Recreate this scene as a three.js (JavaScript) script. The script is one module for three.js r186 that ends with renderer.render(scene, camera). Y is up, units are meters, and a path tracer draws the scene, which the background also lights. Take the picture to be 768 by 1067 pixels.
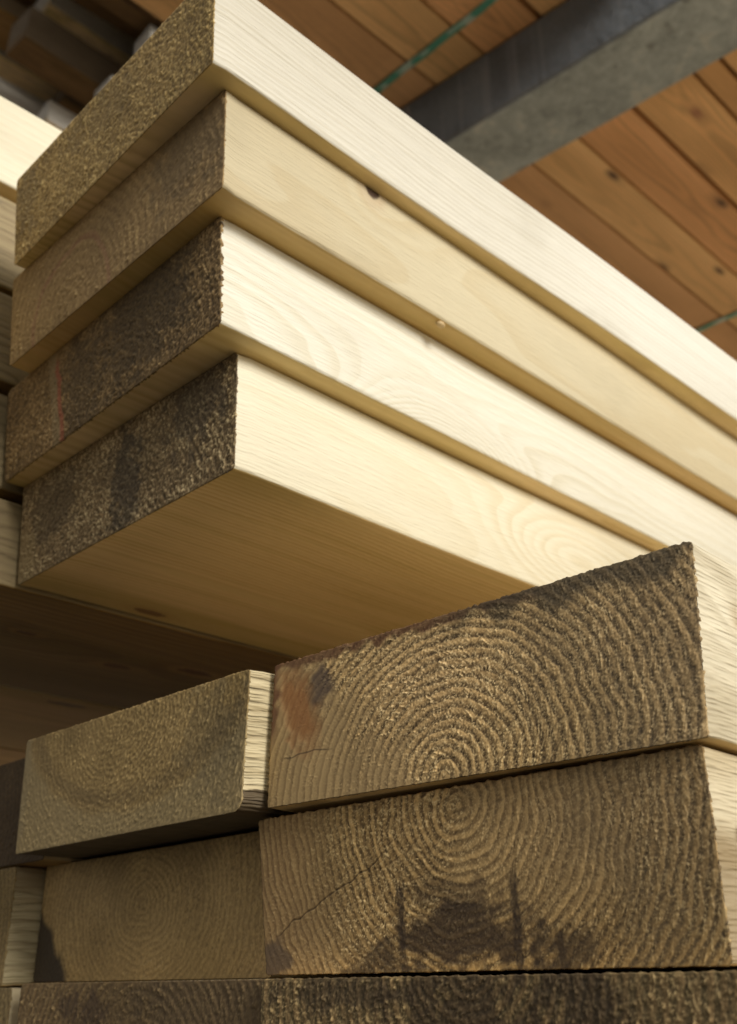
import * as THREE from 'three';
import { mergeGeometries } from 'three/addons/utils/BufferGeometryUtils.js';

// ---------------------------------------------------------------- camera, sky, sun, exposure
// x runs along the timber away from the camera, z towards the open, sunny side, y up. Metres.
const EYE = 0.32;                                    // lens height above the ground
const scene = new THREE.Scene();
const camera = new THREE.PerspectiveCamera(52.14, 737 / 1024, 0.02, 400);
camera.rotation.order = 'YXZ';
camera.rotation.set(THREE.MathUtils.degToRad(24.52), THREE.MathUtils.degToRad(-44.47), THREE.MathUtils.degToRad(-0.37));
camera.position.set(0, EYE, 0);
camera.focus = 0.30;
camera.userData.fStop = 19;
scene.add(camera);

const renderer = new THREE.WebGLRenderer({ antialias: true });
renderer.toneMapping = THREE.LinearToneMapping;
renderer.toneMappingExposure = 1.16;
renderer.shadowMap.enabled = true;

const SUN = new THREE.Vector3(-0.02, 0.49, 0.87).normalize();
{
  const W = 256, H = 128, d = new Float32Array(W * H * 4), v = new THREE.Vector3();
  for (let j = 0; j < H; j++) for (let i = 0; i < W; i++) {
    const el = ((j + 0.5) / H - 0.5) * Math.PI, az = ((i + 0.5) / W - 0.5) * 2 * Math.PI;
    v.set(Math.cos(el) * Math.cos(az), Math.sin(el), Math.cos(el) * Math.sin(az));
    const s = Math.max(0, v.dot(SUN)), up = Math.max(0, v.y);
    const glow = 0.16 * s * s + 0.22 * Math.pow(s, 8);
    const k = 0.375 - 0.07 * up + glow;
    const o = (j * W + i) * 4;
    d[o] = k * (1.0 - 0.06 * up); d[o + 1] = k * (0.965 - 0.03 * up); d[o + 2] = k * (0.90 + 0.06 * up) - glow * 0.12; d[o + 3] = 1;
  }
  const sky = new THREE.DataTexture(d, W, H, THREE.RGBAFormat, THREE.FloatType);
  sky.mapping = THREE.EquirectangularReflectionMapping; sky.magFilter = THREE.LinearFilter; sky.minFilter = THREE.LinearFilter; sky.needsUpdate = true;
  scene.background = sky; scene.environment = sky;
}
const sun = new THREE.DirectionalLight(new THREE.Color(1.0, 0.95, 0.87), 2.55);
sun.position.copy(SUN).multiplyScalar(6); sun.target.position.set(0.4, 0.3, 0);
sun.castShadow = true; sun.shadow.radius = 45; sun.shadow.mapSize.set(2048, 2048);
Object.assign(sun.shadow.camera, { left: -3, right: 3, top: 3, bottom: -3, near: 0.1, far: 14 });
scene.add(sun, sun.target);

// ---------------------------------------------------------------- noise
let seed = 12345;
const rnd = () => { seed = (seed + 0x6d2b79f5) | 0; let t = Math.imul(seed ^ (seed >>> 15), 1 | seed); t = (t + Math.imul(t ^ (t >>> 7), 61 | t)) ^ t; return ((t ^ (t >>> 14)) >>> 0) / 4294967296; };
const N = 64, TAB = new Float32Array(N * N * N);
for (let i = 0; i < TAB.length; i++) TAB[i] = rnd();
function noise(x, y, z) {                             // smooth value noise, 0 to 1
  const xf = Math.floor(x), yf = Math.floor(y), zf = Math.floor(z);
  let a = x - xf, b = y - yf, c = z - zf;
  a = a * a * (3 - 2 * a); b = b * b * (3 - 2 * b); c = c * c * (3 - 2 * c);
  const x0 = xf & 63, x1 = (xf + 1) & 63, y0 = (yf & 63) << 6, y1 = ((yf + 1) & 63) << 6, z0 = (zf & 63) << 12, z1 = ((zf + 1) & 63) << 12;
  const p = TAB[x0 + y0 + z0] * (1 - a) + TAB[x1 + y0 + z0] * a, q = TAB[x0 + y1 + z0] * (1 - a) + TAB[x1 + y1 + z0] * a;
  const r = TAB[x0 + y0 + z1] * (1 - a) + TAB[x1 + y0 + z1] * a, s = TAB[x0 + y1 + z1] * (1 - a) + TAB[x1 + y1 + z1] * a;
  return (p * (1 - b) + q * b) * (1 - c) + (r * (1 - b) + s * b) * c;
}
const sm = (a, b, x) => { let t = (x - a) / (b - a); t = t < 0 ? 0 : t > 1 ? 1 : t; return t * t * (3 - 2 * t); };
const lerp = (a, b, t) => a + (b - a) * t;
const mix3 = (c, d, t) => { c[0] = lerp(c[0], d[0], t); c[1] = lerp(c[1], d[1], t); c[2] = lerp(c[2], d[2], t); };
const bell = (u, v) => Math.exp(-u * u - v * v);

// ---------------------------------------------------------------- names and labels
const used = {};
const numbered = (n) => { const k = used[n] = (used[n] ?? -1) + 1; return k ? `${n}_${String(k).padStart(3, '0')}` : n; };
function tag(o, label, category, group, kind) {
  Object.assign(o.userData, label ? { label } : {}, category ? { category } : {}, group ? { group } : {}, kind ? { kind } : {});
  return o;
}
const shade = (m) => { m.castShadow = true; m.receiveShadow = true; return m; };

// ---------------------------------------------------------------- wood
const srgb = (x) => { x = x < 0 ? 0 : x > 1 ? 1 : x; return 255 * (x <= 0.0031308 ? 12.92 * x : 1.055 * Math.pow(x, 1 / 2.4) - 0.055); };
function texture(w, h, paint) {                       // paint(u, v, out) -> out = [r, g, b (linear), height 0..1]
  const c = new Uint8Array(w * h * 4), b = new Uint8Array(w * h * 4), o = [0, 0, 0, 0];
  for (let j = 0, k = 0; j < h; j++) for (let i = 0; i < w; i++, k += 4) {
    paint((i + 0.5) / w, (j + 0.5) / h, o);
    c[k] = srgb(o[0]); c[k + 1] = srgb(o[1]); c[k + 2] = srgb(o[2]); c[k + 3] = 255;
    b[k] = b[k + 1] = b[k + 2] = Math.max(0, Math.min(255, o[3] * 255)); b[k + 3] = 255;
  }
  const make = (data, space) => {
    const t = new THREE.DataTexture(data, w, h); t.magFilter = THREE.LinearFilter; t.minFilter = THREE.LinearMipmapLinearFilter; t.generateMipmaps = true;
    t.wrapS = t.wrapT = THREE.ClampToEdgeWrapping; t.colorSpace = space; t.anisotropy = 8; t.needsUpdate = true; return t;
  };
  return { map: make(c, THREE.SRGBColorSpace), bumpMap: make(b, THREE.NoColorSpace) };
}

// Length along the board <-> u: the first NEAR metres take 86 % of the texture.
const NEAR = 0.62;
const uOf = (x, len) => (x < NEAR ? 0.86 * x / NEAR : 0.86 + 0.14 * (x - NEAR) / (len - NEAR));
const xOf = (u, len) => (u < 0.86 ? u / 0.86 * NEAR : NEAR + (u - 0.86) / 0.14 * (len - NEAR));
// Round the section: s runs 0..1 bottom (left to right), 1..2 right side, 2..3 top, 3..4 left side; each side takes its share of v.
const vOf = (s, share) => { let v = 0, i = 0; while (s > 1 && i < 3) { v += share[i++]; s -= 1; } return v + share[i] * s; };
const sOf = (v, share) => { let i = 0; while (i < 3 && v > share[i]) { v -= share[i]; i++; } return i + Math.min(1, v / share[i]); };

// The long faces of a board cut from a solid log: p = pith across and up, sp = ring spacing, tones, swells that close the grain into ovals, knots.
function woodPaint(o, w, t, len) {
  const p = { py: -0.05, pz: 0.06, sp: 0.0034, pale: [0.74, 0.67, 0.51], late: [0.60, 0.49, 0.29], contrast: 0.55, streak: 0.06, swells: [], knots: [], marks: [], seed: 1, ridged: 0, taper: 0.012, underTint: 1, blotch: 0.28, share: [0.25, 0.5, 0.1, 0.15], ...o };
  return (u, v, c) => {
    const x = xOf(u, len), s = sOf(v, p.share), side = Math.min(3, Math.floor(s)), f = s - side;
    const y = side === 0 ? 0 : side === 1 ? f * t : side === 2 ? t : (1 - f) * t;
    const z = side === 0 ? w * (1 - f) : side === 1 ? 0 : side === 2 ? f * w : w;
    const wob = (noise(x * 5 + p.seed * 7.3, 3.1, p.seed) - 0.5) * 0.009;
    const dy = y - p.py + wob, dz = z - p.pz + wob * 0.7;
    let r = Math.sqrt(dy * dy + dz * dz) + x * p.taper + (noise(x * 14, y * 60, z * 60 + p.seed * 3) - 0.5) * 0.0034 + (noise(x * 46, y * 160 + p.seed, z * 160) - 0.5) * 0.0008;
    for (const k of p.swells) if (k.side === undefined || k.side === side) r += k.a * bell((x - k.x) / k.lx, ((side === 1 || side === 3 ? y : z) - k.y) / k.ly);
    let kd = 0, kc = null;
    for (const k of p.knots) if (k.side === side) {
      const q = side === 1 || side === 3 ? y : z, ex = (x - k.x) / k.rx, ey = (q - k.y) / k.ry, e = Math.sqrt(ex * ex + ey * ey) + (noise(x * 500, q * 500, p.seed) - 0.5) * 0.35;
      r += p.sp * 2.6 * Math.exp(-e * 0.55) * (k.push ?? 1);
      const d = 1 - sm(0.75, 1.15, e); if (d > kd) { kd = d * (k.d ?? 0.8); kc = k.c; }
      const halo = (1 - sm(0.9, 2.6, e)) * 0.35; if (halo > kd) { kd = halo * (k.halo ?? 1); kc = k.hc ?? [0.50, 0.33, 0.16]; }
    }
    const ph = r / p.sp, fr = ph - Math.floor(ph), ring = TAB[(Math.floor(ph) * 131 + p.seed * 977) & 262143];
    const late = sm(0.25, 0.86, fr) * (1 - sm(0.93, 1.0, fr)) * (0.45 + 0.75 * ring);
    const fine = noise(x * 60, y * 1900 + p.seed, z * 1900), fine2 = noise(x * 260, y * 2600, z * 2600 + p.seed);
    const big = noise(x * 7 + p.seed, y * 26, z * 18) - 0.5;
    c[0] = p.pale[0]; c[1] = p.pale[1]; c[2] = p.pale[2];
    mix3(c, p.late, Math.min(1, late * p.contrast * (side === 0 ? 2.0 : 1)));
    const g = 1 + (fine - 0.5) * p.streak + (fine2 - 0.5) * p.streak * 0.8 + big * p.blotch;
    c[0] *= g; c[1] *= g * (1 + big * 0.04); c[2] *= g * (1 + big * 0.12);
    c[3] = 0.5 + 0.2 * late * p.contrast + (fine - 0.5) * 0.30 + (fine2 - 0.5) * 0.25;
    if (p.ridged && side !== 2) {                      // band-sawn face: grooves running with the grain
      const q = y * p.ridged + 2.2 * noise(x * 9, y * 120, p.seed + 9) + 0.8 * noise(x * 60, y * 300, 4) + z * p.ridged, fq = q - Math.floor(q), gr = Math.pow(Math.abs(fq - 0.5) * 2, 5) * (0.35 + 0.65 * noise(x * 30, Math.floor(q) * 3.7, p.seed));
      const dk = 1 - 0.55 * gr; c[0] *= dk; c[1] *= dk * (1 - 0.06 * gr); c[2] *= dk * (1 - 0.14 * gr); c[3] -= 0.55 * gr;
    }
    if (kd > 0) { mix3(c, kc, kd); c[3] -= 0.2 * kd; }
    if (side === 1) { const sm1 = noise(x * 16 + p.seed * 3, y * 40, 91), sm2 = noise(x * 120, y * 160, 92 + p.seed), dk = 0.10 * sm(0.62, 0.85, sm1) * (0.4 + 0.6 * sm2) ; c[0] *= 1 - dk; c[1] *= 1 - dk * 1.08; c[2] *= 1 - dk * 1.25; }
    if (side === 0) { const hb = noise(x * 9 + p.seed, z * 34, 55), hs = noise(x * 14, z * 260, 56); const hk = 1.06 - p.underTint * (0.22 * sm(0.45, 0.75, hb) + 0.07 * sm(0.5, 0.8, hs)); c[0] *= hk * 1.04; c[1] *= (1 - 0.15 * p.underTint) * hk; c[2] *= (1 - 0.46 * p.underTint) * hk * hk; }   // undersides painted warmer and browner, in place of bounce light and shade
    for (const m of p.marks) m(x, y, z, side, c);
    return c;
  };
}
const roundness = [0.0016, 0.0016, 0.0016, 0.0016];    // arris radii: bottom right, top right, top left, bottom left
// Outline of the section, s as above; each corner is an arc.
function outline(w, t, rad) {
  const pts = [], n = 3, [br, tr, tl, bl] = rad;
  // angle a measured so that the outward direction is (-z: right, +y: up)
  const half = (cz, cy, r, from, s0) => { const l0 = s0 & 1 ? w : t, l1 = s0 & 1 ? t : w; for (let i = 0; i <= n; i++) { const a = from + (i / n) * Math.PI / 2, q = (i / n - 0.5) * 2; pts.push([cz - r * Math.cos(a), cy + r * Math.sin(a), s0 + q * r / (q < 0 ? l0 : l1)]); } };
  half(br, br, br, -Math.PI / 2, 1);                   // bottom -> right side
  half(tr, t - tr, tr, 0, 2);                          // right side -> top
  half(w - tl, t - tl, tl, Math.PI / 2, 3);            // top -> left side
  half(w - bl, bl, bl, Math.PI, 4);                    // left side -> bottom
  const last = pts.splice(-2); last.forEach((q) => { q[2] -= 4; });   // the second half of the bottom left arc starts the loop
  last.forEach((q) => { q[2] = Math.max(0, q[2]); });
  pts.unshift(...last); pts.push([last[0][0], last[0][1], 4]);
  return pts;                                          // [distance from the right side, height, s]
}
const cutAt = (b, y, z) => { const u = z / b.w, v = y / b.t; return (b.cut[0] * u * (1 - v)) + b.cut[1] * (1 - u) * v + b.cut[2] * u * v; };

function bodyGeometry(b) {
  const ring = outline(b.w, b.t, b.rad ?? roundness), share = b.wood?.share ?? [0.25, 0.5, 0.1, 0.15];
  const xs = []; for (let i = 0; i <= 46; i++) { const q = i / 46; xs.push(b.len * Math.pow(q, 1.9)); }
  const pos = [], uv = [], idx = [], m = ring.length;
  for (const x of xs) for (const [z, y, s] of ring) {
    const k = x < 0.004 ? 0 : 1, bow = (b.bow ?? 0) * Math.min(1, x) ** 2;
    const jz = (noise(x * 9 + (b.seed ?? 1), y * 20, 7) - 0.5) * 0.0011 * k, jy = (noise(x * 8, z * 12 + (b.seed ?? 1), 3) - 0.5) * 0.0009 * k;
    let zz = z, yy = y;
    for (const d of b.dents ?? []) { const q = bell((x - d.x) / d.rx, Math.hypot(y - d.y, z - d.z) / d.r); zz += d.dz * q; yy += d.dy * q; }
    yy *= 1 - (b.lean ?? 0) * zz / b.w;
    pos.push(x + (1 - Math.min(1, x / 0.15)) * cutAt(b, y, z) + (x === 0 ? 0.0003 : 0), yy + jy + bow, -(zz + jz));
    uv.push(uOf(x, b.len), vOf(s, share));
  }
  for (let i = 0; i < xs.length - 1; i++) for (let j = 0; j < m - 1; j++) { const a = i * m + j, c = a + m; idx.push(a, c, a + 1, c, c + 1, a + 1); }
  const base = (xs.length - 1) * m, cen = pos.length / 3;      // far end
  pos.push(b.len, b.t / 2, -b.w / 2); uv.push(1, 0.5);
  for (let j = 0; j < m - 1; j++) idx.push(base + j, cen, base + j + 1);
  const g = new THREE.BufferGeometry();
  g.setAttribute('position', new THREE.Float32BufferAttribute(pos, 3)); g.setAttribute('uv', new THREE.Float32BufferAttribute(uv, 2));
  g.setIndex(idx); g.computeVertexNormals();
  return g;
}

// The sawn end: a fine grid of torn end grain, real relief, vertex colours with glints and tuft shadows painted over the wood tone.
function endGeometry(b) {
  const e = { step: 0.00042, py: 0.02, pz: 0.08, sp: 0.0034, ridge: 0.00025, tuft: 0.0003, fuzz: 0.0003, base: [0.30, 0.225, 0.115], dark: [0.085, 0.06, 0.028], gold: [0.60, 0.49, 0.27], contrast: 0.7, glint: 0.35, saw: 0, row: 0.0042, rowSlope: 0.45, rows: 0.5, wobble: 1, gs: 1, marks: [], seed: b.seed ?? 1, smooth: null, grainy: 0.5, ...b.end };
  const nz = Math.round(b.w / e.step), ny = Math.round(b.t / e.step), [br, tr, tl, bl] = b.rad ?? roundness, pos = [], col = [], idx = [];
  const inset = (r, d) => (d >= r ? 0 : r - Math.sqrt(Math.max(0, r * r - (r - d) * (r - d))));
  const S = e.seed * 5.7, c = [0, 0, 0];
  for (let j = 0; j <= ny; j++) for (let i = 0; i <= nz; i++) {
    let y = j / ny * b.t;
    const z0 = Math.max(inset(br, y), inset(tr, b.t - y)), z1 = b.w - Math.max(inset(bl, y), inset(tl, b.t - y));
    let z = z0 + i / nz * (z1 - z0);
    const edge = Math.min(y, b.t - y, z - z0, z1 - z), rim = sm(0, 0.0012, edge);
    const wx = (noise(z * 110, y * 110, S) - 0.5) * 0.0024 * e.wobble + (noise(z * 420, y * 420, S + 4) - 0.5) * 0.0007 * e.wobble;
    const dy = y - e.py, dz = (z - e.pz) * (e.squash ?? 1), r = Math.hypot(dy, dz) + wx, th = Math.atan2(dy, dz), ph = r / e.sp + 0.3, k = Math.floor(ph), fr = ph - k;
    const rv = TAB[(k * 131 + e.seed * 977) & 262143];
    const along = th * Math.max(r, 0.002);
    const lump = noise(along * 620, k * 3.3 + S, fr * 1.1), lump2 = noise(along * 1500, k * 5.1, S + fr * 2.2);
    const gs = e.gs, grit = noise(z * 1300 * gs, y * 1300 * gs, S + 11), grit2 = noise(z * 2500 * gs, y * 2500 * gs, S + 2), patch = noise(z * 70, y * 70, S + 20), wide = noise(z * 24, y * 30, S + 31);
    const smoothness = e.smooth ? e.smooth(z, y, noise) : 0, ro = 1 - smoothness;
    let late = sm(0.22, 0.62, fr) * (1 - sm(0.82, 1.0, fr)) * (0.55 + 0.6 * rv);
    const row = (y + e.rowSlope * z) / e.row + 0.7 * (noise(z * 160, y * 160, S + 60) - 0.5), rk = Math.floor(row), rf = row - rk;
    const tear = ro * e.rows * sm(0.30, 0.62, rf) * (1 - sm(0.80, 0.95, rf)) * sm(0.30, 0.75, noise(z * 420, rk * 7.7, S + 70) * 0.6 + wide * 0.5);
    const torn = lump * 0.65 + lump2 * 0.35;
    let h = e.ridge * (late * lerp(0.35, 0.2 + 1.25 * torn, ro) - 0.35) * lerp(0.3, 1, ro) + e.tuft * ro * ((grit - 0.5) * 1.0 + (grit2 - 0.5) * 0.7 + 1.5 * sm(0.66, 0.92, lump2) * sm(0.4, 0.7, grit)) ;
    h += e.tuft * tear * (0.3 + 1.3 * grit);
    // colour
        const fr2 = ph * 2 - Math.floor(ph * 2); late += smoothness * (0.35 * sm(0.2, 0.5, fr2) * (1 - sm(0.7, 0.95, fr2)) - 0.25 * late);
    const dash = lump * 0.45 + lump2 * 0.55;
    let tone = lerp(0.80, 0.26 + 0.94 * late * lerp(0.85, 0.35 + 1.05 * dash, ro), e.contrast * lerp(1, 0.5, smoothness)) + ro * e.grainy * (0.85 * (grit - 0.5) + 0.75 * (grit2 - 0.5)) - 0.06 * e.saw * ro * sm(0.35, 0.8, noise((y + 0.9 * z) * 900, (z - y) * 20, S + 90));
    tone = Math.max(0, Math.min(1.25, tone));
    for (let q = 0; q < 3; q++) c[q] = lerp(e.dark[q], e.base[q], tone);
    mix3(c, e.gold, e.glint * ro * sm(0.58, 0.80, lump2 * 0.40 + grit2 * 0.50 + grit * 0.22) * (0.35 + 0.9 * patch));  // sunlit fibre glints painted into the colour
    mix3(c, e.gold, 0.35 * tear * grit2); mix3(c, e.dark, 0.55 * ro * e.rows * sm(0.80, 0.95, rf) * sm(0.35, 0.7, noise(z * 420, rk * 7.7, S + 70)));  // torn tufts lightened, their shadow lines painted beside them
    mix3(c, e.gold, 0.28 * smoothness * late); mix3(c, [0.25, 0.195, 0.12], 0.4 * smoothness);
    const g = 0.78 + 0.30 * patch + 0.24 * (wide - 0.3);
    c[0] *= g * 1.25; c[1] *= g * 1.13; c[2] *= g * (0.88 + 0.1 * wide);
    for (const m of e.marks) h += m(z, y, c, noise, S) || 0;
    let x = cutAt(b, y, z) - h * rim;
    if (i === 0 || i === nz || j === 0 || j === ny) {         // torn fibres stand over the arris
      const f = e.fuzz * (noise(z * 900, y * 900, S + 40) * 1.5 - 0.45 + 1.6 * Math.max(0, noise(z * 2100, y * 2100, S + 41) - 0.62));
      if (i === 0) z -= f; if (i === nz) z += f; if (j === 0) y -= f * 0.6; if (j === ny) y += f;
    }
    y *= 1 - (b.lean ?? 0) * z / b.w;
    pos.push(x, y, -z); col.push(c[0], c[1], c[2]);
  }
  const at = (i, j) => j * (nz + 1) + i;
  for (let j = 0; j < ny; j++) for (let i = 0; i < nz; i++) { const a = at(i, j), q = at(i + 1, j), r = at(i, j + 1), s = at(i + 1, j + 1); idx.push(a, r, q, q, r, s); }
  const loop = []; for (let i = 0; i < nz; i++) loop.push(at(i, 0)); for (let j = 0; j < ny; j++) loop.push(at(nz, j)); for (let i = nz; i > 0; i--) loop.push(at(i, ny)); for (let j = ny; j > 0; j--) loop.push(at(0, j));
  const first = pos.length / 3;
  for (const v of loop) {
    const y = pos[v * 3 + 1], z = -pos[v * 3 + 2];
    pos.push(pos[v * 3] + 0.0013, y + (y < b.t / 2 ? 1 : -1) * 0.0005, -(z + (z < b.w / 2 ? 1 : -1) * 0.0005));
    col.push(col[v * 3], col[v * 3 + 1], col[v * 3 + 2]);
  }
  loop.forEach((v, i) => { const n = (i + 1) % loop.length; idx.push(v, loop[n], first + i, loop[n], first + n, first + i); });
  const g = new THREE.BufferGeometry();
  g.setAttribute('position', new THREE.Float32BufferAttribute(pos, 3)); g.setAttribute('color', new THREE.Float32BufferAttribute(col, 3));
  g.setIndex(idx); g.computeVertexNormals();
  return g;
}
const endMaterial = new THREE.MeshStandardMaterial({ vertexColors: true, roughness: 0.82, metalness: 0 });

// One sawn board: a group at the near bottom right corner, with its long body and its end grain.
function board(b) {
  b = { w: 0.16, t: 0.0465, len: 2.4, turn: 0, cut: [0, 0, 0], seed: 1, tex: [1280, 384], bump: 0.0005, rough: 0.62, ...b };
  const g = new THREE.Group(); g.name = numbered('timber_board');
  g.position.set(b.at[0], EYE + b.at[1], -b.at[2]); g.rotation.y = -THREE.MathUtils.degToRad(b.turn);
  const maps = texture(b.tex[0], b.tex[1], woodPaint({ seed: b.seed, ...b.wood }, b.w, b.t, b.len));
  const body = shade(new THREE.Mesh(bodyGeometry(b), new THREE.MeshStandardMaterial({ ...maps, bumpScale: b.bump, roughness: b.rough })));
  body.name = 'long_faces'; g.add(body);
  const end = shade(new THREE.Mesh(endGeometry(b), endMaterial)); end.name = 'end_grain'; g.add(end);
  tag(g, b.label, 'timber board', b.group);
  scene.add(g);
  return g;
}

// ---------------------------------------------------------------- the ground, out of view: dark yard, and a pale slab added to bounce light up
{
  const lay = (name, geometry, tone, rep, y) => {
    const t = texture(512, 512, (u, v, c) => {
      const n = noise(u * 64, v * 64, 1), m = noise(u * 16, v * 16, 2), f = noise(u * 256, v * 256, 3), k = 0.75 + 0.35 * m + 0.25 * (n - 0.5) + 0.3 * (f - 0.5);
      c[0] = tone[0] * k; c[1] = tone[1] * k; c[2] = tone[2] * k; c[3] = f;
    });
    for (const q of [t.map, t.bumpMap]) { q.wrapS = q.wrapT = THREE.RepeatWrapping; q.repeat.set(...rep); }
    const m = shade(new THREE.Mesh(geometry.rotateX(-Math.PI / 2), new THREE.MeshStandardMaterial({ ...t, bumpScale: 0.006, roughness: 0.95 })));
    m.name = name; m.position.y = y; tag(m, null, null, null, 'structure'); scene.add(m); return m;
  };
  lay('ground', new THREE.CircleGeometry(300, 48), [0.05, 0.043, 0.034], [300, 300], 0);
  lay('bounce_slab', new THREE.PlaneGeometry(6.2, 6.4), [0.72, 0.57, 0.37], [6, 6], 0.004).position.set(3.32, 0.004, -1.85);
}

// ---------------------------------------------------------------- upper stack, near column: four boards over one another
const stain = (z0, y0, rz, ry, tone, amount, rag = 0.5) => (z, y, c, n, S) => {
  const d = Math.hypot((z - z0) / rz, (y - y0) / ry) + (n(z * 260, y * 260, S + z0 * 90) - 0.5) * rag * 1.4 + (n(z * 900, y * 900, S) - 0.5) * rag * 0.5;
  mix3(c, tone, amount * (1 - sm(0.6, 1.15, d)));
};
board({ at: [0.194, 0.165, 0.2641], w: 0.1586, t: 0.0472, turn: 0.21, cut: [0.0005, -0.0014, -0.0032], seed: 4, tex: [1536, 640],
  label: 'lowest of the four overhanging boards, pale yellow side, whole golden underside in view', 
  wood: { share: [0.55, 0.3, 0.05, 0.1], py: 0.012, pz: 0.10, sp: 0.0027, contrast: 0.34, pale: [0.78, 0.71, 0.53], late: [0.62, 0.50, 0.28],
    swells: [{ side: 1, x: 0.205, y: 0.022, lx: 0.06, ly: 0.018, a: 0.020 }, { side: 0, x: 0.3, y: 0.05, lx: 0.2, ly: 0.03, a: 0.006 }],
    knots: [{ side: 0, x: 0.064, y: 0.150, rx: 0.009, ry: 0.0035, c: [0.20, 0.09, 0.035], halo: 0.8 }, { side: 0, x: 0.19, y: 0.115, rx: 0.006, ry: 0.004, c: [0.26, 0.13, 0.05] }, { side: 0, x: 0.33, y: 0.05, rx: 0.008, ry: 0.005, c: [0.30, 0.16, 0.06] }] },
  end: { py: -0.03, pz: 0.10, sp: 0.0032, ridge: 0.00012, tuft: 0.00038, saw: 2.2, step: 0.00034, contrast: 0.34, glint: 0.9, grainy: 1.2, gs: 0.74, base: [0.23, 0.17, 0.095], dark: [0.07, 0.052, 0.03], gold: [0.62, 0.54, 0.36],
    marks: [stain(0.072, 0.018, 0.012, 0.03, [0.055, 0.043, 0.03], 0.7, 0.9), stain(0.022, 0.036, 0.02, 0.02, [0.07, 0.052, 0.032], 0.6, 0.9), stain(0.13, 0.03, 0.02, 0.02, [0.08, 0.058, 0.035], 0.5, 0.9), stain(0.154, 0.008, 0.012, 0.018, [0.34, 0.25, 0.12], 0.7)] } });
board({ at: [0.1775, 0.2126, 0.2541], w: 0.1704, t: 0.0458, turn: -0.07, bow: 0.003, cut: [0.0055, -0.0030, 0.0005], seed: 3, tex: [1536, 448],
  label: 'second board from the bottom of the overhanging four, red streak on its dark end',
  wood: { share: [0.22, 0.6, 0.06, 0.12], py: -0.012, pz: 0.075, sp: 0.0022, contrast: 0.36, pale: [0.79, 0.745, 0.61], late: [0.60, 0.52, 0.33],
    swells: [{ side: 1, x: 0.118, y: -0.012, lx: 0.05, ly: 0.022, a: 0.036 }] },
  end: { py: 0.0, pz: 0.07, sp: 0.0032, ridge: 0.00012, tuft: 0.00038, saw: 2.2, step: 0.00034, fuzz: 0.0007, contrast: 0.36, glint: 0.55, grainy: 1.0, gs: 0.72, base: [0.215, 0.15, 0.072], dark: [0.058, 0.041, 0.022], gold: [0.46, 0.36, 0.2],
    marks: [stain(0.05, 0.03, 0.035, 0.03, [0.065, 0.047, 0.026], 0.55, 0.8), stain(0.10, 0.01, 0.02, 0.03, [0.07, 0.05, 0.028], 0.5, 0.8),
      (z, y, c, n) => { const q = Math.abs(z - 0.121 + (0.0342 - y) * 0.16 + (n(y * 200, 3, 3) - 0.5) * 0.002); mix3(c, [0.36, 0.27, 0.14], 0.6 * (1 - sm(0.002, 0.0055, Math.abs(z - 0.125 + (0.0342 - y) * 0.16)))); mix3(c, [0.38, 0.12, 0.065], 0.8 * (1 - sm(0.0008, 0.0024, q)) * (1 - sm(0.036, 0.044, y))); }] } });
{
  const b2 = board({ at: [0.166, 0.2586, 0.2415], w: 0.1615, t: 0.0456, turn: -0.43, bow: 0.007, cut: [0.0028, -0.0015, -0.0020], seed: 2, tex: [1536, 448], rad: [0.0022, 0.0016, 0.0016, 0.0016],
    dents: [{ x: 0.0755, rx: 0.0032, y: 0.0456, z: 0, r: 0.0045, dz: 0.004, dy: -0.0035 }],
    label: 'second overhanging board from the top, honey coloured side, notched knot at its upper edge',
    wood: { share: [0.22, 0.6, 0.06, 0.12], py: 0.02, pz: 0.15, sp: 0.0030, contrast: 0.30, pale: [0.625, 0.54, 0.355], late: [0.54, 0.42, 0.225], blotch: 0.26,
      swells: [{ side: 1, x: 0.1, y: 0.05, lx: 0.035, ly: 0.025, a: 0.006 }],
      knots: [{ side: 1, x: 0.0755, y: 0.0445, rx: 0.0044, ry: 0.0052, d: 1, c: [0.07, 0.035, 0.016], hc: [0.52, 0.33, 0.2], halo: 0.8 }] },
    end: { py: 0.004, pz: 0.108, sp: 0.0046, ridge: 0.00010, tuft: 0.0003, contrast: 0.42, glint: 0.4, grainy: 0.8, gs: 0.7, base: [0.335, 0.245, 0.125], dark: [0.15, 0.10, 0.05], gold: [0.5, 0.4, 0.22],
      marks: [(z, y, c, n, S) => { const r = Math.hypot(z - 0.108, y - 0.004); mix3(c, [0.34, 0.155, 0.095], 0.4 * (1 - sm(0.0006, 0.0022, Math.abs(r - 0.031 + 0.004 * (n(z * 90, y * 90, 2) - 0.5))))); }, stain(0.02, 0.03, 0.03, 0.02, [0.17, 0.12, 0.06], 0.55, 0.8)] } });
  const knob = shade(new THREE.Mesh(new THREE.SphereGeometry(0.0016, 10, 8).scale(1.5, 0.9, 1), new THREE.MeshStandardMaterial({ color: new THREE.Color().setRGB(0.6, 0.44, 0.22), roughness: 0.6 })));
  knob.name = 'splinter'; knob.position.set(0.118, -0.0005, -0.0022); b2.add(knob);
}
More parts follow.
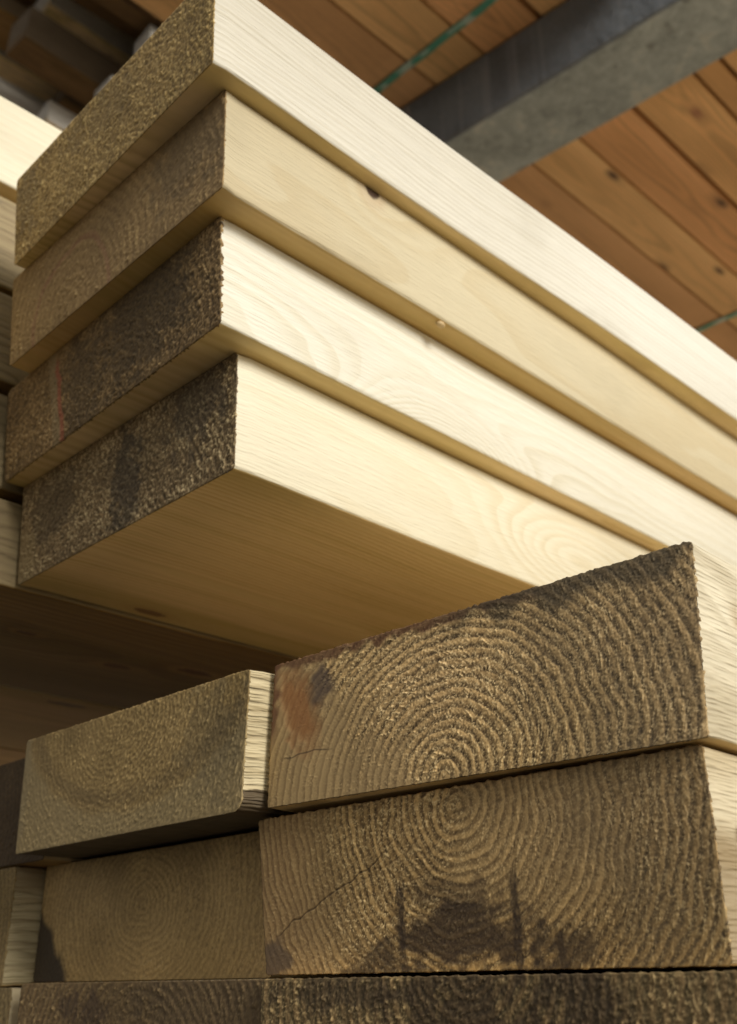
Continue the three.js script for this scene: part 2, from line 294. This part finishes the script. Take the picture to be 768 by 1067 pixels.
board({ at: [0.1536, 0.3042, 0.235], w: 0.1579, t: 0.0470, turn: 0.28, bow: 0.011, cut: [0.0038, -0.0022, -0.0017], seed: 1, tex: [1536, 448],
  label: 'topmost of the four overhanging boards, cream side with fine parallel grain',
  wood: { share: [0.22, 0.6, 0.06, 0.12], py: -0.10, pz: 0.02, sp: 0.0030, contrast: 0.5, pale: [0.79, 0.75, 0.64], late: [0.60, 0.545, 0.41], taper: 0.006 },
  end: { py: -0.01, pz: 0.06, sp: 0.0030, ridge: 0.00012, tuft: 0.00038, saw: 2.2, step: 0.00034, contrast: 0.32, glint: 0.9, grainy: 1.15, gs: 0.72, base: [0.43, 0.315, 0.135], dark: [0.11, 0.078, 0.035], gold: [0.66, 0.55, 0.30],
    marks: [stain(0.08, 0.034, 0.03, 0.012, [0.16, 0.115, 0.055], 0.35, 0.9), stain(0.147, 0.03, 0.012, 0.02, [0.20, 0.155, 0.09], 0.4, 0.9)] } });

// ---------------------------------------------------------------- upper stack, next column: it stands further out to the left
const far5 = [[0.3755, 0.0535, 'topmost board of the column at the left edge, bright cream side'], [0.3175, 0.0525, 'second board down in the column at the left edge, golden side with painted shade'],
  [0.2645, 0.0475, 'third board down in the column at the left edge, ridged side with painted shade'], [0.2115, 0.0475, 'fourth board down in the column at the left edge, side with painted shade'], [0.1650, 0.0410, 'lowest board of the column at the left edge, knotty dark underside in view']];
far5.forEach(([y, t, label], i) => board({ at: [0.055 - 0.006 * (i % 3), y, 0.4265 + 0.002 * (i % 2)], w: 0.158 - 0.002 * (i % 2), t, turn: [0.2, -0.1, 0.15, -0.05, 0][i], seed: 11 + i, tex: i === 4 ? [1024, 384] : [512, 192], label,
  wood: { share: i === 4 ? [0.65, 0.2, 0.05, 0.1] : [0.25, 0.5, 0.1, 0.15], ridged: i ? 190 : 0, contrast: i ? 0.5 : 0.2, pale: i ? [0.31, 0.235, 0.115] : [0.76, 0.69, 0.51],  // lower four toned down, their shade put into the wood colour
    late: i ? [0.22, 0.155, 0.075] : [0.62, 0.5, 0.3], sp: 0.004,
    knots: i === 4 ? [{ side: 0, x: 0.182, y: 0.056, rx: 0.006, ry: 0.003, c: [0.16, 0.08, 0.035] }, { side: 0, x: 0.247, y: 0.077, rx: 0.009, ry: 0.004, c: [0.15, 0.07, 0.03] }, { side: 0, x: 0.287, y: 0.058, rx: 0.012, ry: 0.0045, c: [0.14, 0.06, 0.03] }, { side: 0, x: 0.33, y: 0.03, rx: 0.006, ry: 0.003, c: [0.18, 0.09, 0.04] }] : [] },
  end: { step: 0.0009, tuft: 0.0004 } }));
board({ at: [0.10, 0.1648, 0.5875], w: 0.158, seed: 21, tex: [512, 256], label: 'board whose dark underside fills the gap at the left edge, above the lower stack',
  wood: { share: [0.65, 0.2, 0.05, 0.1], contrast: 0.5, pale: [0.50, 0.39, 0.22], knots: [{ side: 0, x: 0.22, y: 0.012, rx: 0.014, ry: 0.004, c: [0.12, 0.055, 0.025] }] }, end: { step: 0.0009 } });

// ---------------------------------------------------------------- lower stack, sharp boards on the right
const crackDark = [0.035, 0.022, 0.012];  // near-black tone of the cracks in the ends
board({ at: [0.2271, 0.0530, 0.1188], w: 0.1500, t: 0.0515, lean: 0.085, turn: -1.0, cut: [-0.0070, 0.0060, -0.0055], seed: 31, tex: [512, 256], bump: 0.0012, rad: [0.0008, 0.0008, 0.0008, 0.0008],
  label: 'top right board of the lower stack, rough end grain with an orange corner knot',
  wood: { share: [0.1, 0.7, 0.1, 0.1], py: -0.01, pz: 0.06, sp: 0.0060, contrast: 0.55, pale: [0.72, 0.64, 0.46], late: [0.50, 0.42, 0.27], streak: 0.14, marks: [(x, y, z, side, c) => { if (side === 2) { const n = noise(x * 80, z * 160, 5); c[0] *= 0.96 + 0.1 * n; c[1] *= 0.90 + 0.12 * n; c[2] *= 0.74 + 0.2 * n; } }],
    knots: [{ side: 1, x: 0.026, y: 0.034, rx: 0.004, ry: 0.003, c: [0.36, 0.26, 0.17] }] },
  end: { step: 0.00021, py: 0.0005, pz: 0.0784, sp: 0.0031, ridge: 0.00012, tuft: 0.00017, fuzz: 0.00055, contrast: 0.95, glint: 1.0, gs: 1.3, rows: 0.8, row: 0.0060, rowSlope: 0.75, grainy: 0.8, base: [0.53, 0.385, 0.195], dark: [0.060, 0.040, 0.020], gold: [0.74, 0.61, 0.37],
    smooth: (z, y, n) => sm(-0.004, 0.026, (z - 0.083) - y * 0.78 + (n(z * 200, y * 200, 5) - 0.5) * 0.020 + (n(z * 700, y * 700, 15) - 0.5) * 0.012) * (0.55 + 0.4 * n(z * 300, y * 300, 8)),
    marks: [
      (z, y, c, n) => {                                  // resin-orange knot and its dark cap in the upper left corner
        const q = (z - 0.1385 - (y - 0.034) * 0.30) / 0.0078, v = (y - 0.0330) / 0.0150, d = Math.hypot(q, v) + (n(z * 400, y * 400, 3) - 0.5) * 0.5;
        const g = n(z * 1800 + y * 600, y * 500, 4);
        mix3(c, [0.27 + 0.10 * g, 0.105 + 0.06 * g, 0.030 + 0.02 * g], 0.85 * (1 - sm(0.45, 1.45, d)));
        const k = Math.hypot((z - 0.1285) / 0.0062, (y - 0.0400) / 0.008) + (n(z * 350, y * 350, 9) - 0.5) * 0.8;
        mix3(c, [0.060, 0.040, 0.040], 0.75 * (1 - sm(0.3, 1.3, k)));
        const rimd = Math.min(0.1500 - z, 0.0515 - y); mix3(c, [0.12, 0.045, 0.02], 0.85 * (1 - sm(0.0008, 0.0042, (0.1500 - z) + (n(y * 300, 2, 2) - 0.5) * 0.003)) * sm(0.018, 0.03, y));
        return -0.00022 * (1 - sm(0.7, 1.2, d));
      },
      (z, y, c, n) => { mix3(c, [0.13, 0.055, 0.022], 0.85 * sm(0.0478, 0.0502, y + (n(z * 220, 1, 6) - 0.5) * 0.004) * sm(0.03, 0.06, z)); mix3(c, [0.05, 0.037, 0.02], 0.75 * sm(0.0440, 0.0492, y + (n(z * 120, 4, 6) - 0.5) * 0.010) * (1 - sm(0.06, 0.09, z))); },
      (z, y, c, n) => { mix3(c, [0.11, 0.088, 0.055], 0.38 * (1 - sm(0.02, 0.075, z + (n(z * 60, y * 60, 6) - 0.5) * 0.03))); },
      (z, y, c, n) => {                                  // a short drying crack under the knot
        const k = Math.abs(y - 0.0165 + (n(z * 300, 5, 5) - 0.5) * 0.0012); mix3(c, crackDark, 0.7 * (1 - sm(0.0001, 0.0004, k)) * sm(0.120, 0.126, z) * (1 - sm(0.140, 0.146, z)));
      }] } });
board({ at: [0.2298, 0.0043, 0.122], w: 0.157, t: 0.0478, lean: 0.03, turn: -0.9, cut: [0.0005, 0.0000, -0.0050], seed: 32, tex: [512, 256], bump: 0.0012, rad: [0.0012, 0.0008, 0.0008, 0.0010],
  label: 'second board of the lower stack, sharp end with full ring circles and dark stained streaks',
  wood: { share: [0.1, 0.7, 0.1, 0.1], py: 0.044, pz: 0.07, sp: 0.0055, contrast: 0.5, pale: [0.70, 0.61, 0.42], late: [0.46, 0.36, 0.2], streak: 0.14,
    marks: [(x, y, z, side, c) => { if (side === 1) { const e = noise(x * 60, y * 90, 77); mix3(c, [0.25, 0.165, 0.07], 0.72 * (1 - sm(0.022, 0.029, y + (e - 0.5) * 0.008))); mix3(c, [0.13, 0.06, 0.02], 0.9 * (1 - sm(0.6, 1.1, Math.hypot((x - 0.016) / 0.006, (y - 0.028) / 0.0035)))); } }] },
  end: { step: 0.00021, py: 0.0425, pz: 0.0737, sp: 0.0027, wobble: 1.5, ridge: 0.00010, tuft: 0.00015, fuzz: 0.0005, contrast: 0.92, glint: 0.9, gs: 1.3, rows: 0.8, row: 0.0052, rowSlope: 0.42, grainy: 0.75, base: [0.49, 0.345, 0.16], dark: [0.062, 0.040, 0.019], gold: [0.70, 0.57, 0.33],
    smooth: (z, y, n) => 0.55 * sm(0.03, 0.0, Math.abs(z - 0.05) - 0.012 + (n(z * 120, y * 120, 4) - 0.5) * 0.02) * sm(0.006, 0.02, y) * 0.6 + 0.5 * sm(0.11, 0.14, z),
    marks: [
      stain(0.0770, 0.0085, 0.026, 0.0085, [0.060, 0.036, 0.020], 0.86, 0.7),
      stain(0.0790, 0.0200, 0.016, 0.0045, [0.055, 0.034, 0.020], 0.5, 0.9),
      (z, y, c, n) => {                                  // drips that ran down the end
        for (const [z0, top, wd] of [[0.0975, 0.0255, 0.0016], [0.0575, 0.0262, 0.0014], [0.0445, 0.011, 0.0012], [0.0515, 0.0085, 0.0016]]) {
          const q = Math.abs(z - z0 + (n(y * 160, z0 * 900, 2) - 0.5) * 0.0014);
          mix3(c, [0.048, 0.030, 0.018], 0.95 * (0.6 + 0.4 * n(z * 1400, y * 700, 12)) * (1 - sm(wd * 0.45, wd * 1.35, q + (n(z * 1500, y * 1500, 3) - 0.5) * 0.0009)) * (1 - sm(top - 0.004, top, y + (n(z * 900, 3, 3) - 0.5) * 0.003)));
        }
      },
      stain(0.1520, 0.004, 0.009, 0.006, [0.11, 0.095, 0.075], 0.8, 0.6), stain(0.108, 0.004, 0.012, 0.005, [0.07, 0.045, 0.024], 0.7, 0.8), stain(0.043, 0.005, 0.010, 0.006, [0.06, 0.038, 0.02], 0.75, 0.8),
      (z, y, c, n) => { mix3(c, [0.11, 0.085, 0.05], 0.42 * (1 - sm(0.01, 0.05, z + (n(z * 60, y * 60, 6) - 0.5) * 0.03))); mix3(c, [0.30, 0.15, 0.06], 0.25 * sm(0.12, 0.15, z)); },
      (z, y, c, n) => { const k = Math.abs(y - 0.0145 - (0.1445 - z) * 0.42 + (n(z * 300, 8, 5) - 0.5) * 0.0016); const q = (1 - sm(0.0001, 0.00045, k)) * sm(0.098, 0.108, z) * (1 - sm(0.148, 0.153, z)); mix3(c, crackDark, 0.6 * q); return -0.0002 * q; }] } });
board({ at: [0.2215, -0.0440, 0.1158], w: 0.1560, t: 0.0470, turn: -0.5, cut: [0, 0, 0], seed: 33, tex: [512, 256], bump: 0.0012,
  label: 'third board of the lower stack, dark wet looking end along the bottom right edge',
  wood: { share: [0.1, 0.7, 0.1, 0.1], pale: [0.62, 0.52, 0.34] },
  end: { step: 0.0003, py: 0.050, pz: 0.0745, sp: 0.0033, ridge: 0.0002, tuft: 0.0003, contrast: 0.75, glint: 0.4, grainy: 0.5, base: [0.24, 0.17, 0.085], dark: [0.05, 0.046, 0.024],
    marks: [stain(0.077, 0.034, 0.026, 0.022, [0.055, 0.034, 0.018], 0.7, 0.7), stain(0.04, 0.04, 0.012, 0.016, [0.05, 0.032, 0.018], 0.7, 0.8), stain(0.12, 0.044, 0.03, 0.006, [0.06, 0.04, 0.022], 0.6, 0.8)] } });

// ---------------------------------------------------------------- lower stack, boards on the left
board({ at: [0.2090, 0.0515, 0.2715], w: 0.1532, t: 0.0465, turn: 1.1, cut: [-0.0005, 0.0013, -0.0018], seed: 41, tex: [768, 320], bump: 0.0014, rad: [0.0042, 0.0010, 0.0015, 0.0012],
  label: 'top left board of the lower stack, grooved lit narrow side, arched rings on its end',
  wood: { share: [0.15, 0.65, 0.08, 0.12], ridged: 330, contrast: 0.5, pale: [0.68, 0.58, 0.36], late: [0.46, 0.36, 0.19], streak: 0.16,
    marks: [(x, y, z, side, c) => { if (side === 0) { const n = noise(x * 90, z * 160, 8); c[0] = 0.05 + 0.03 * n; c[1] = 0.036 + 0.022 * n; c[2] = 0.021 + 0.012 * n; } if (side === 2) { const n = noise(x * 60, z * 120, 6); c[0] = 0.24 + 0.12 * n; c[1] = 0.17 + 0.09 * n; c[2] = 0.08 + 0.05 * n; } if (y < 0.0062 + 0.001 * noise(x * 200, 1, 1) && z < 0.008) mix3(c, [0.07, 0.043, 0.02], 0.9); }] },  // underside painted near black as gap shade; top browned to cut bounce light
  end: { step: 0.00030, py: 0.046, pz: 0.0814, squash: 0.85, sp: 0.0022, wobble: 1.3, ridge: 0.00010, tuft: 0.00026, contrast: 0.48, glint: 0.7, grainy: 0.85, gs: 0.8, base: [0.35, 0.26, 0.112], dark: [0.10, 0.070, 0.031], gold: [0.54, 0.44, 0.24],
    smooth: (z, y, n) => 0.2 + 0.4 * sm(0.06, 0.12, z) * n(z * 80, y * 80, 9),
    marks: [(z, y, c, n) => {                            // a broad dark growth ring sweeping under the pith
      const r = Math.hypot((z - 0.070) * 0.62, y - 0.062) + (n(z * 120, y * 120, 3) - 0.5) * 0.002; mix3(c, [0.11, 0.08, 0.042], 0.3 * (1 - sm(0.0008, 0.0045, Math.abs(r - 0.0485)))); mix3(c, [0.42, 0.34, 0.185], 0.4 * sm(0.051, 0.056, r)); },
      stain(0.018, 0.028, 0.02, 0.02, [0.15, 0.12, 0.065], 0.35, 0.9), stain(0.151, 0.03, 0.004, 0.03, [0.36, 0.28, 0.15], 0.5)] } });
board({ at: [0.2370, 0.0035, 0.2875], w: 0.1620, t: 0.0470, turn: 0.5, cut: [0.0008, 0, 0.0010], seed: 42, tex: [512, 256], bump: 0.001,
  label: 'board under the pale arched one, wide oval rings and a black rotten lower left corner',
  wood: { contrast: 0.5, pale: [0.62, 0.5, 0.3] },
  end: { step: 0.00034, py: 0.027, pz: 0.0809, squash: 0.78, sp: 0.0024, wobble: 1.4, ridge: 0.00010, tuft: 0.00026, contrast: 0.42, glint: 1.0, grainy: 1.2, gs: 0.85, base: [0.46, 0.335, 0.15], dark: [0.09, 0.062, 0.027], gold: [0.5, 0.4, 0.22],
    smooth: (z, y, n) => 0.25 + 0.3 * n(z * 60, y * 60, 9),
    marks: [(z, y, c, n) => { mix3(c, [0.035, 0.026, 0.018], 0.92 * sm(0.0, 0.006, (z - 0.130) - y * 0.95 + (n(z * 200, y * 200, 2) - 0.5) * 0.006) * (1 - sm(0.026, 0.032, y))); }] } });
board({ at: [0.2265, 0.0020, 0.4525], w: 0.158, t: 0.0478, turn: 0.3, seed: 43, tex: [768, 256], bump: 0.0014,
  label: 'board at the left edge with a pale narrow side crossed by dark saw grooves',
  wood: { share: [0.1, 0.7, 0.08, 0.12], ridged: 150, contrast: 0.5, pale: [0.66, 0.56, 0.34], late: [0.46, 0.36, 0.2], marks: [(x, y, z, side, c) => { if (side === 1) mix3(c, [0.2, 0.13, 0.06], 0.55 * sm(0.036, 0.040, y)); }] },
  end: { step: 0.0005, base: [0.33, 0.25, 0.12], ridge: 0.00015, contrast: 0.5 } });
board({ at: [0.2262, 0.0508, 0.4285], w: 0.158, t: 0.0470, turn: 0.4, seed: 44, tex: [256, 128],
  label: 'dark board end at the left edge, beside the pale arched one',
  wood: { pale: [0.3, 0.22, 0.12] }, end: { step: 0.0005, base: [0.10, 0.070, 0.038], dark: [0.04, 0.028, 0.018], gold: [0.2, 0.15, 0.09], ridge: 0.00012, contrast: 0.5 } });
board({ at: [0.2223, -0.0470, 0.2724], w: 0.1555, t: 0.0499, turn: 0.2, seed: 45, tex: [256, 128],
  label: 'dark blotched board end along the bottom edge, under the black cornered one',
  wood: { pale: [0.5, 0.4, 0.24] }, end: { step: 0.0004, py: 0.01, pz: 0.07, base: [0.20, 0.14, 0.07], dark: [0.085, 0.058, 0.03], ridge: 0.0002, contrast: 0.6, marks: [stain(0.10, 0.040, 0.010, 0.007, [0.07, 0.042, 0.025], 0.65, 0.8), stain(0.118, 0.041, 0.008, 0.007, [0.07, 0.042, 0.025], 0.6, 0.8), stain(0.03, 0.04, 0.05, 0.02, [0.10, 0.07, 0.04], 0.4)] } });
board({ at: [0.2250, -0.0465, 0.4400], w: 0.158, t: 0.0480, turn: 0.2, seed: 46, tex: [256, 128],
  label: 'grey corner of a board end in the bottom left corner', wood: { pale: [0.5, 0.4, 0.24] }, end: { step: 0.0006, base: [0.30, 0.235, 0.125], ridge: 0.0002, contrast: 0.5 } });

for (const [k, at, label] of [[0, [0.2230, 0.0505, 0.5885], 'shaded board beyond the left edge, in the top layer of the lower stack'], [1, [0.2270, 0.0022, 0.6125], 'shaded board beyond the left edge, in the second layer of the lower stack'], [2, [0.2260, -0.0465, 0.6000], 'shaded board beyond the left edge, in the third layer of the lower stack'],
  [3, [0.16, 0.1648, 0.7475], 'last board of the upper stack beyond the left edge, dark underside']])
  board({ at, w: 0.158, t: 0.0475, seed: 25 + k, tex: [256, 128], label, wood: { pale: [0.5, 0.39, 0.22] }, end: { step: 0.0009 } });

// timber that carries the stacks: bearers between the two packs and under the lower one, and the layers beneath
const plainTex = texture(512, 128, woodPaint({ seed: 51, contrast: 0.6, pale: [0.52, 0.42, 0.25], share: [0.25, 0.25, 0.25, 0.25] }, 0.07, 0.062, 1.4));
const plainWood = new THREE.MeshStandardMaterial({ ...plainTex, bumpScale: 0.001, roughness: 0.8 });
function beamMesh(name, w, t, len, mat, rad = roundness, seedIn = 3) { const m = shade(new THREE.Mesh(bodyGeometry({ w, t, len, cut: [0, 0, 0], rad, seed: seedIn, wood: { share: [0.25, 0.25, 0.25, 0.25] } }), mat)); m.name = numbered(name); scene.add(m); return m; }
for (const [x, y, t] of [[0.80, 0.1032, 0.0612], [1.95, 0.1032, 0.0612], [0.75, -EYE, 0.0], [1.95, -EYE, 0.0]]) {
  if (!t) continue;
  const m = beamMesh('bearer', 0.07, t, 0.9, plainWood); m.position.set(x, EYE + y, -0.02); m.rotation.y = Math.PI / 2;
  tag(m, 'squared bearer between the lower and the upper timber stack', 'bearer', 'bearers between the stacks');
}

// ---------------------------------------------------------------- the pack overhead
const OVER = EYE + 1.49;
{
  const tones = [[0.76, 0.46, 0.19], [0.74, 0.44, 0.18], [0.82, 0.50, 0.21], [0.77, 0.43, 0.185], [0.81, 0.52, 0.23], [0.65, 0.39, 0.18], [0.70, 0.44, 0.19]];
  // right edge, width, knots on the underside [distance along, across, size, tone 0 dark 1 red]
  const rows = [
    [0.405, 0.118, []], [0.5295, 0.0445, [], 'narrow strip'],
    [0.5790, 0.1140, [[1.48, 0.042, 0.03, 1], [1.62, 0.108, 0.012, 0]]],
    [0.7000, 0.1085, [[1.727, 0.010, 0.016, 0]]],
    [0.8125, 0.1030, [[1.51, 0.009, 0.014, 0], [1.94, 0.016, 0.011, 0], [1.83, 0.099, 0.016, 0]]],
    [0.9190, 0.1110, [[1.469, 0.05, 0.009, 0]]],
    [1.0330, 0.1110, []]];
  const say = ['outermost overhead board, beyond the right edge of the view', 'narrow overhead strip between two dark gaps, at the right edge', 'overhead orange board with a reddish resin streak beside the grey beam', 'overhead orange board left of the widest dark gap, knot on that gap',
    'overhead brown board meeting the lower right corner of the grey beam', 'overhead board running just above the pale topmost board', 'last overhead board beside the dark hollow, behind the topmost board corner'];
  rows.forEach(([z, w0, knots], i) => {
    const w = w0 - 0.002;
    const t = 0.03, len = 3.4, x0 = 0.34;
    const m0 = texture(768, 160, woodPaint({ seed: 61 + i, underTint: 0, share: [0.7, 0.1, 0.1, 0.1], py: -0.04, pz: w * (0.2 + 0.1 * i), sp: 0.0055, contrast: 0.32, pale: tones[i], late: tones[i].map((c) => c * 0.62), blotch: 0.35, taper: 0.02, streak: 0.16,
      knots: knots.map(([x, y, r, red]) => ({ side: 0, x: x - x0, y, rx: red ? r * 0.8 : r, ry: red ? r * 0.28 : r * 0.6, c: red ? [0.26, 0.09, 0.06] : [0.11, 0.06, 0.034], hc: red ? [0.22, 0.09, 0.05] : [0.14, 0.07, 0.035], halo: 0.8, d: red ? 0.75 : 1 })) }, w, t, len));
    const m = beamMesh('overhead_board', w, t, len, new THREE.MeshStandardMaterial({ ...m0, bumpScale: 0.0008, roughness: 0.7 }), [0.0025, 0.0025, 0.0025, 0.0025], i);
    m.geometry = bodyGeometry({ w, t, len, cut: [0, 0, 0], rad: [0.0025, 0.0025, 0.0025, 0.0025], seed: i, wood: { share: [0.7, 0.1, 0.1, 0.1] } });
    m.position.set(x0, OVER + 0.0015 * (i % 3), -z); tag(m, say[i], 'overhead board');
  });
  const shadeWood = new THREE.MeshStandardMaterial({ ...plainTex, color: new THREE.Color().setRGB(0.35, 0.27, 0.2), roughness: 0.85 });  // tinted dark to stand in for the shade deep in the gaps
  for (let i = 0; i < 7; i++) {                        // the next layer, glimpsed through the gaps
    const m = beamMesh('overhead_board', 0.112, 0.03, 3.4, shadeWood, roundness, i); m.position.set(0.34, OVER + 0.036, -(0.41 + 0.1165 * i - (i ? 0.04 : 0)));
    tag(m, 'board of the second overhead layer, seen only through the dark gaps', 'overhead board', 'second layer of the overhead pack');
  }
}
// the grey beam that carries it, and the straps round it
{
  const w = 0.146, t = 0.148, len = 1.25, skew = THREE.MathUtils.degToRad(4.6);
  const tex = texture(768, 512, (u, v, c) => {
    const s = sOf(v, [0.3, 0.3, 0.1, 0.3]), side = Math.min(3, Math.floor(s)), x = u * len, q = (s - side) * 0.147;
    const n = noise(x * 22, q * 22, side + 3), f = noise(x * 90, q * 90, side + 8), g = noise(x * 320, q * 320, side), m = noise(x * 7, q * 9, side + 20);
    if (side === 0) { const k = 0.84 + 0.28 * (n - 0.5) + 0.22 * (f - 0.5) + 0.25 * (g - 0.5) + 0.3 * (m - 0.5); c[0] = 0.50 * k; c[1] = 0.55 * k; c[2] = 0.56 * k; mix3(c, [0.54, 0.53, 0.48], 0.5 * sm(0.60, 0.8, n * 0.6 + f * 0.4)); mix3(c, [0.10, 0.095, 0.085], 0.6 * sm(0.62, 0.8, m * 0.5 + noise(x * 50, q * 50, 77) * 0.5)); }  // underside painted lighter than the sides, bounced light put into its colour
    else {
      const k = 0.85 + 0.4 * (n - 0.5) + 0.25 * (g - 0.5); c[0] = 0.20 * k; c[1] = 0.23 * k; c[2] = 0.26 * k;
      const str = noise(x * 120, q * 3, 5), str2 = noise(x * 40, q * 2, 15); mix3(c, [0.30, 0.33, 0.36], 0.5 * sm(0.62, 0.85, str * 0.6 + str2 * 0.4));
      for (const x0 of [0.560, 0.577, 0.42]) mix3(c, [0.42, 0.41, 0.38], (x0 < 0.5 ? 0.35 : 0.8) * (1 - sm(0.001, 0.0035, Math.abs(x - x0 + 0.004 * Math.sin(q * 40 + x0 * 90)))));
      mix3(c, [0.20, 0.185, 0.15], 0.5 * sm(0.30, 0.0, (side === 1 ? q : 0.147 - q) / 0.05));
    }
    c[3] = 0.5 + 0.4 * (f - 0.5) + 0.3 * (g - 0.5);
  });
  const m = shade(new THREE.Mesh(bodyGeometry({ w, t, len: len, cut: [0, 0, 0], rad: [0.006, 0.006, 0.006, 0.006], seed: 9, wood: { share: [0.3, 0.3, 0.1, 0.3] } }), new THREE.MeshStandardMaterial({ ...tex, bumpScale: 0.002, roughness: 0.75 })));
  const uv = m.geometry.attributes.uv, ps = m.geometry.attributes.position; for (let i = 0; i < uv.count; i++) uv.setX(i, ps.getX(i) / len);
  m.name = numbered('support_beam');
  // its x axis runs towards the open side (world +z), its right side faces away from the camera
  m.rotation.y = -Math.PI / 2 + skew; m.position.set(1.094 + 0.085 * (0.697 - 1.55), EYE + 1.34, -1.55);
  m.position.x = 1.094 - 0.085 * (1.55 - 0.697);
  tag(m, 'dark grey weathered beam crossing under the overhead boards, pale drips on its shaded side', 'beam');
  scene.add(m);
}
{
  const t = texture(512, 32, (u, v, c) => { const n = noise(u * 90, v * 3, 5), f = noise(u * 400, v * 20, 6); c[0] = 0.10; c[1] = 0.34; c[2] = 0.26; mix3(c, [0.66, 0.74, 0.70], 0.8 * sm(0.60, 0.72, n) * (0.6 + 0.4 * f)); c[3] = f; });
  const mat = new THREE.MeshStandardMaterial({ ...t, bumpScale: 0.0003, roughness: 0.45 });
  for (const [x, label] of [[0.997, 'green packing strap with worn white print before the grey beam'], [2.112, 'green packing strap beyond the grey beam, at the right edge']]) {
    const pts = [], lo = OVER - 0.0012, hi = OVER + 0.068;
    for (let i = 0; i <= 40; i++) { const q = i / 40; pts.push([0.398 + q * 0.752, lo - 0.0025 * Math.sin(q * Math.PI * 7) ** 2]); }
    for (let i = 1; i <= 6; i++) pts.push([1.152, lo + (hi - lo) * i / 6]);
    for (let i = 1; i <= 20; i++) pts.push([1.152 - 0.755 * i / 20, hi]);
    for (let i = 1; i <= 6; i++) pts.push([0.397, hi - (hi - lo) * i / 6]);
    const pos = [], uv = [], idx = [], W = 0.0145; let l = 0;
    pts.forEach(([z, y], i) => { if (i) l += Math.hypot(z - pts[i - 1][0], y - pts[i - 1][1]); for (const [dx, dy, v] of [[0, 0, 0], [W, 0, 0.9], [W, 0.0009, 0.95], [0, 0.0009, 1]]) { pos.push(dx + (l > 0.75 ? 0 : 0.003 * Math.sin(l * 5)), y + dy, -z); uv.push(l / 1.8, v); } });
    for (let i = 0; i < pts.length - 1; i++) for (let j = 0; j < 4; j++) { const a = i * 4 + j, b = i * 4 + (j + 1) % 4; idx.push(a, b, a + 4, b, b + 4, a + 4); }
    const g = new THREE.BufferGeometry(); g.setAttribute('position', new THREE.Float32BufferAttribute(pos, 3)); g.setAttribute('uv', new THREE.Float32BufferAttribute(uv, 2)); g.setIndex(idx); g.computeVertexNormals();
    const m = shade(new THREE.Mesh(g, mat)); m.name = numbered('packing_strap'); m.position.x = x; tag(m, label, 'strap'); scene.add(m);
  }
}

// ---------------------------------------------------------------- far untidy stack, upper left, its ends staggered
{
  const tones = [[0.22, 0.15, 0.08], [0.28, 0.20, 0.11], [0.15, 0.105, 0.06], [0.78, 0.72, 0.62]];  // the pale last tone stands in for lit plank faces
  const mats = tones.map((p, i) => new THREE.MeshStandardMaterial({ ...texture(256, 96, woodPaint({ seed: 81 + i, contrast: 0.6, pale: p, late: p.map((c) => c * 0.6), share: [0.25, 0.25, 0.25, 0.25] }, 0.1, 0.05, 2.2)), bumpScale: 0.001, roughness: 0.85 }));
  const shapes = [[0.10, 0.055, 1.3], [0.065, 0.065, 1.1], [0.12, 0.05, 1.5], [0.055, 0.075, 1.2], [0.085, 0.085, 1.0]].map(([w, t, len], i) => {
    const g = bodyGeometry({ w, t, len, cut: [0, 0, 0], seed: i, wood: { share: [0.25, 0.25, 0.25, 0.25] } }), e = new THREE.PlaneGeometry(w - 0.003, t - 0.003).rotateY(-Math.PI / 2).translate(0.0004, t / 2, -w / 2);
    return [w, t, mergeGeometries([g, e])];
  });
  for (let k = 0; k < 8; k++) for (let z = 1.20 + 0.06 * rnd() - 0.01 * k; z < (k > 5 ? 1.75 : 2.1);) {
    const [w, t, g] = shapes[Math.floor(rnd() * 5)], m = shade(new THREE.Mesh(g, mats[rnd() < 0.34 ? 3 : Math.floor(rnd() * 3)]));
    m.name = numbered('stacked_plank'); m.position.set(0.99 - 0.095 * k + (rnd() - 0.5) * 0.40, EYE + 1.68 + 0.078 * k + rnd() * 0.012, -z);
    m.rotation.set((rnd() - 0.5) * 0.35, (rnd() - 0.5) * 0.14, (rnd() - 0.5) * 0.03);
    tag(m, 'out of focus plank in the untidy dark stack at the upper left', 'plank', 'planks of the far untidy stack'); scene.add(m);
    z += w + 0.012 + 0.03 * rnd();
  }
}

renderer.render(scene, camera);
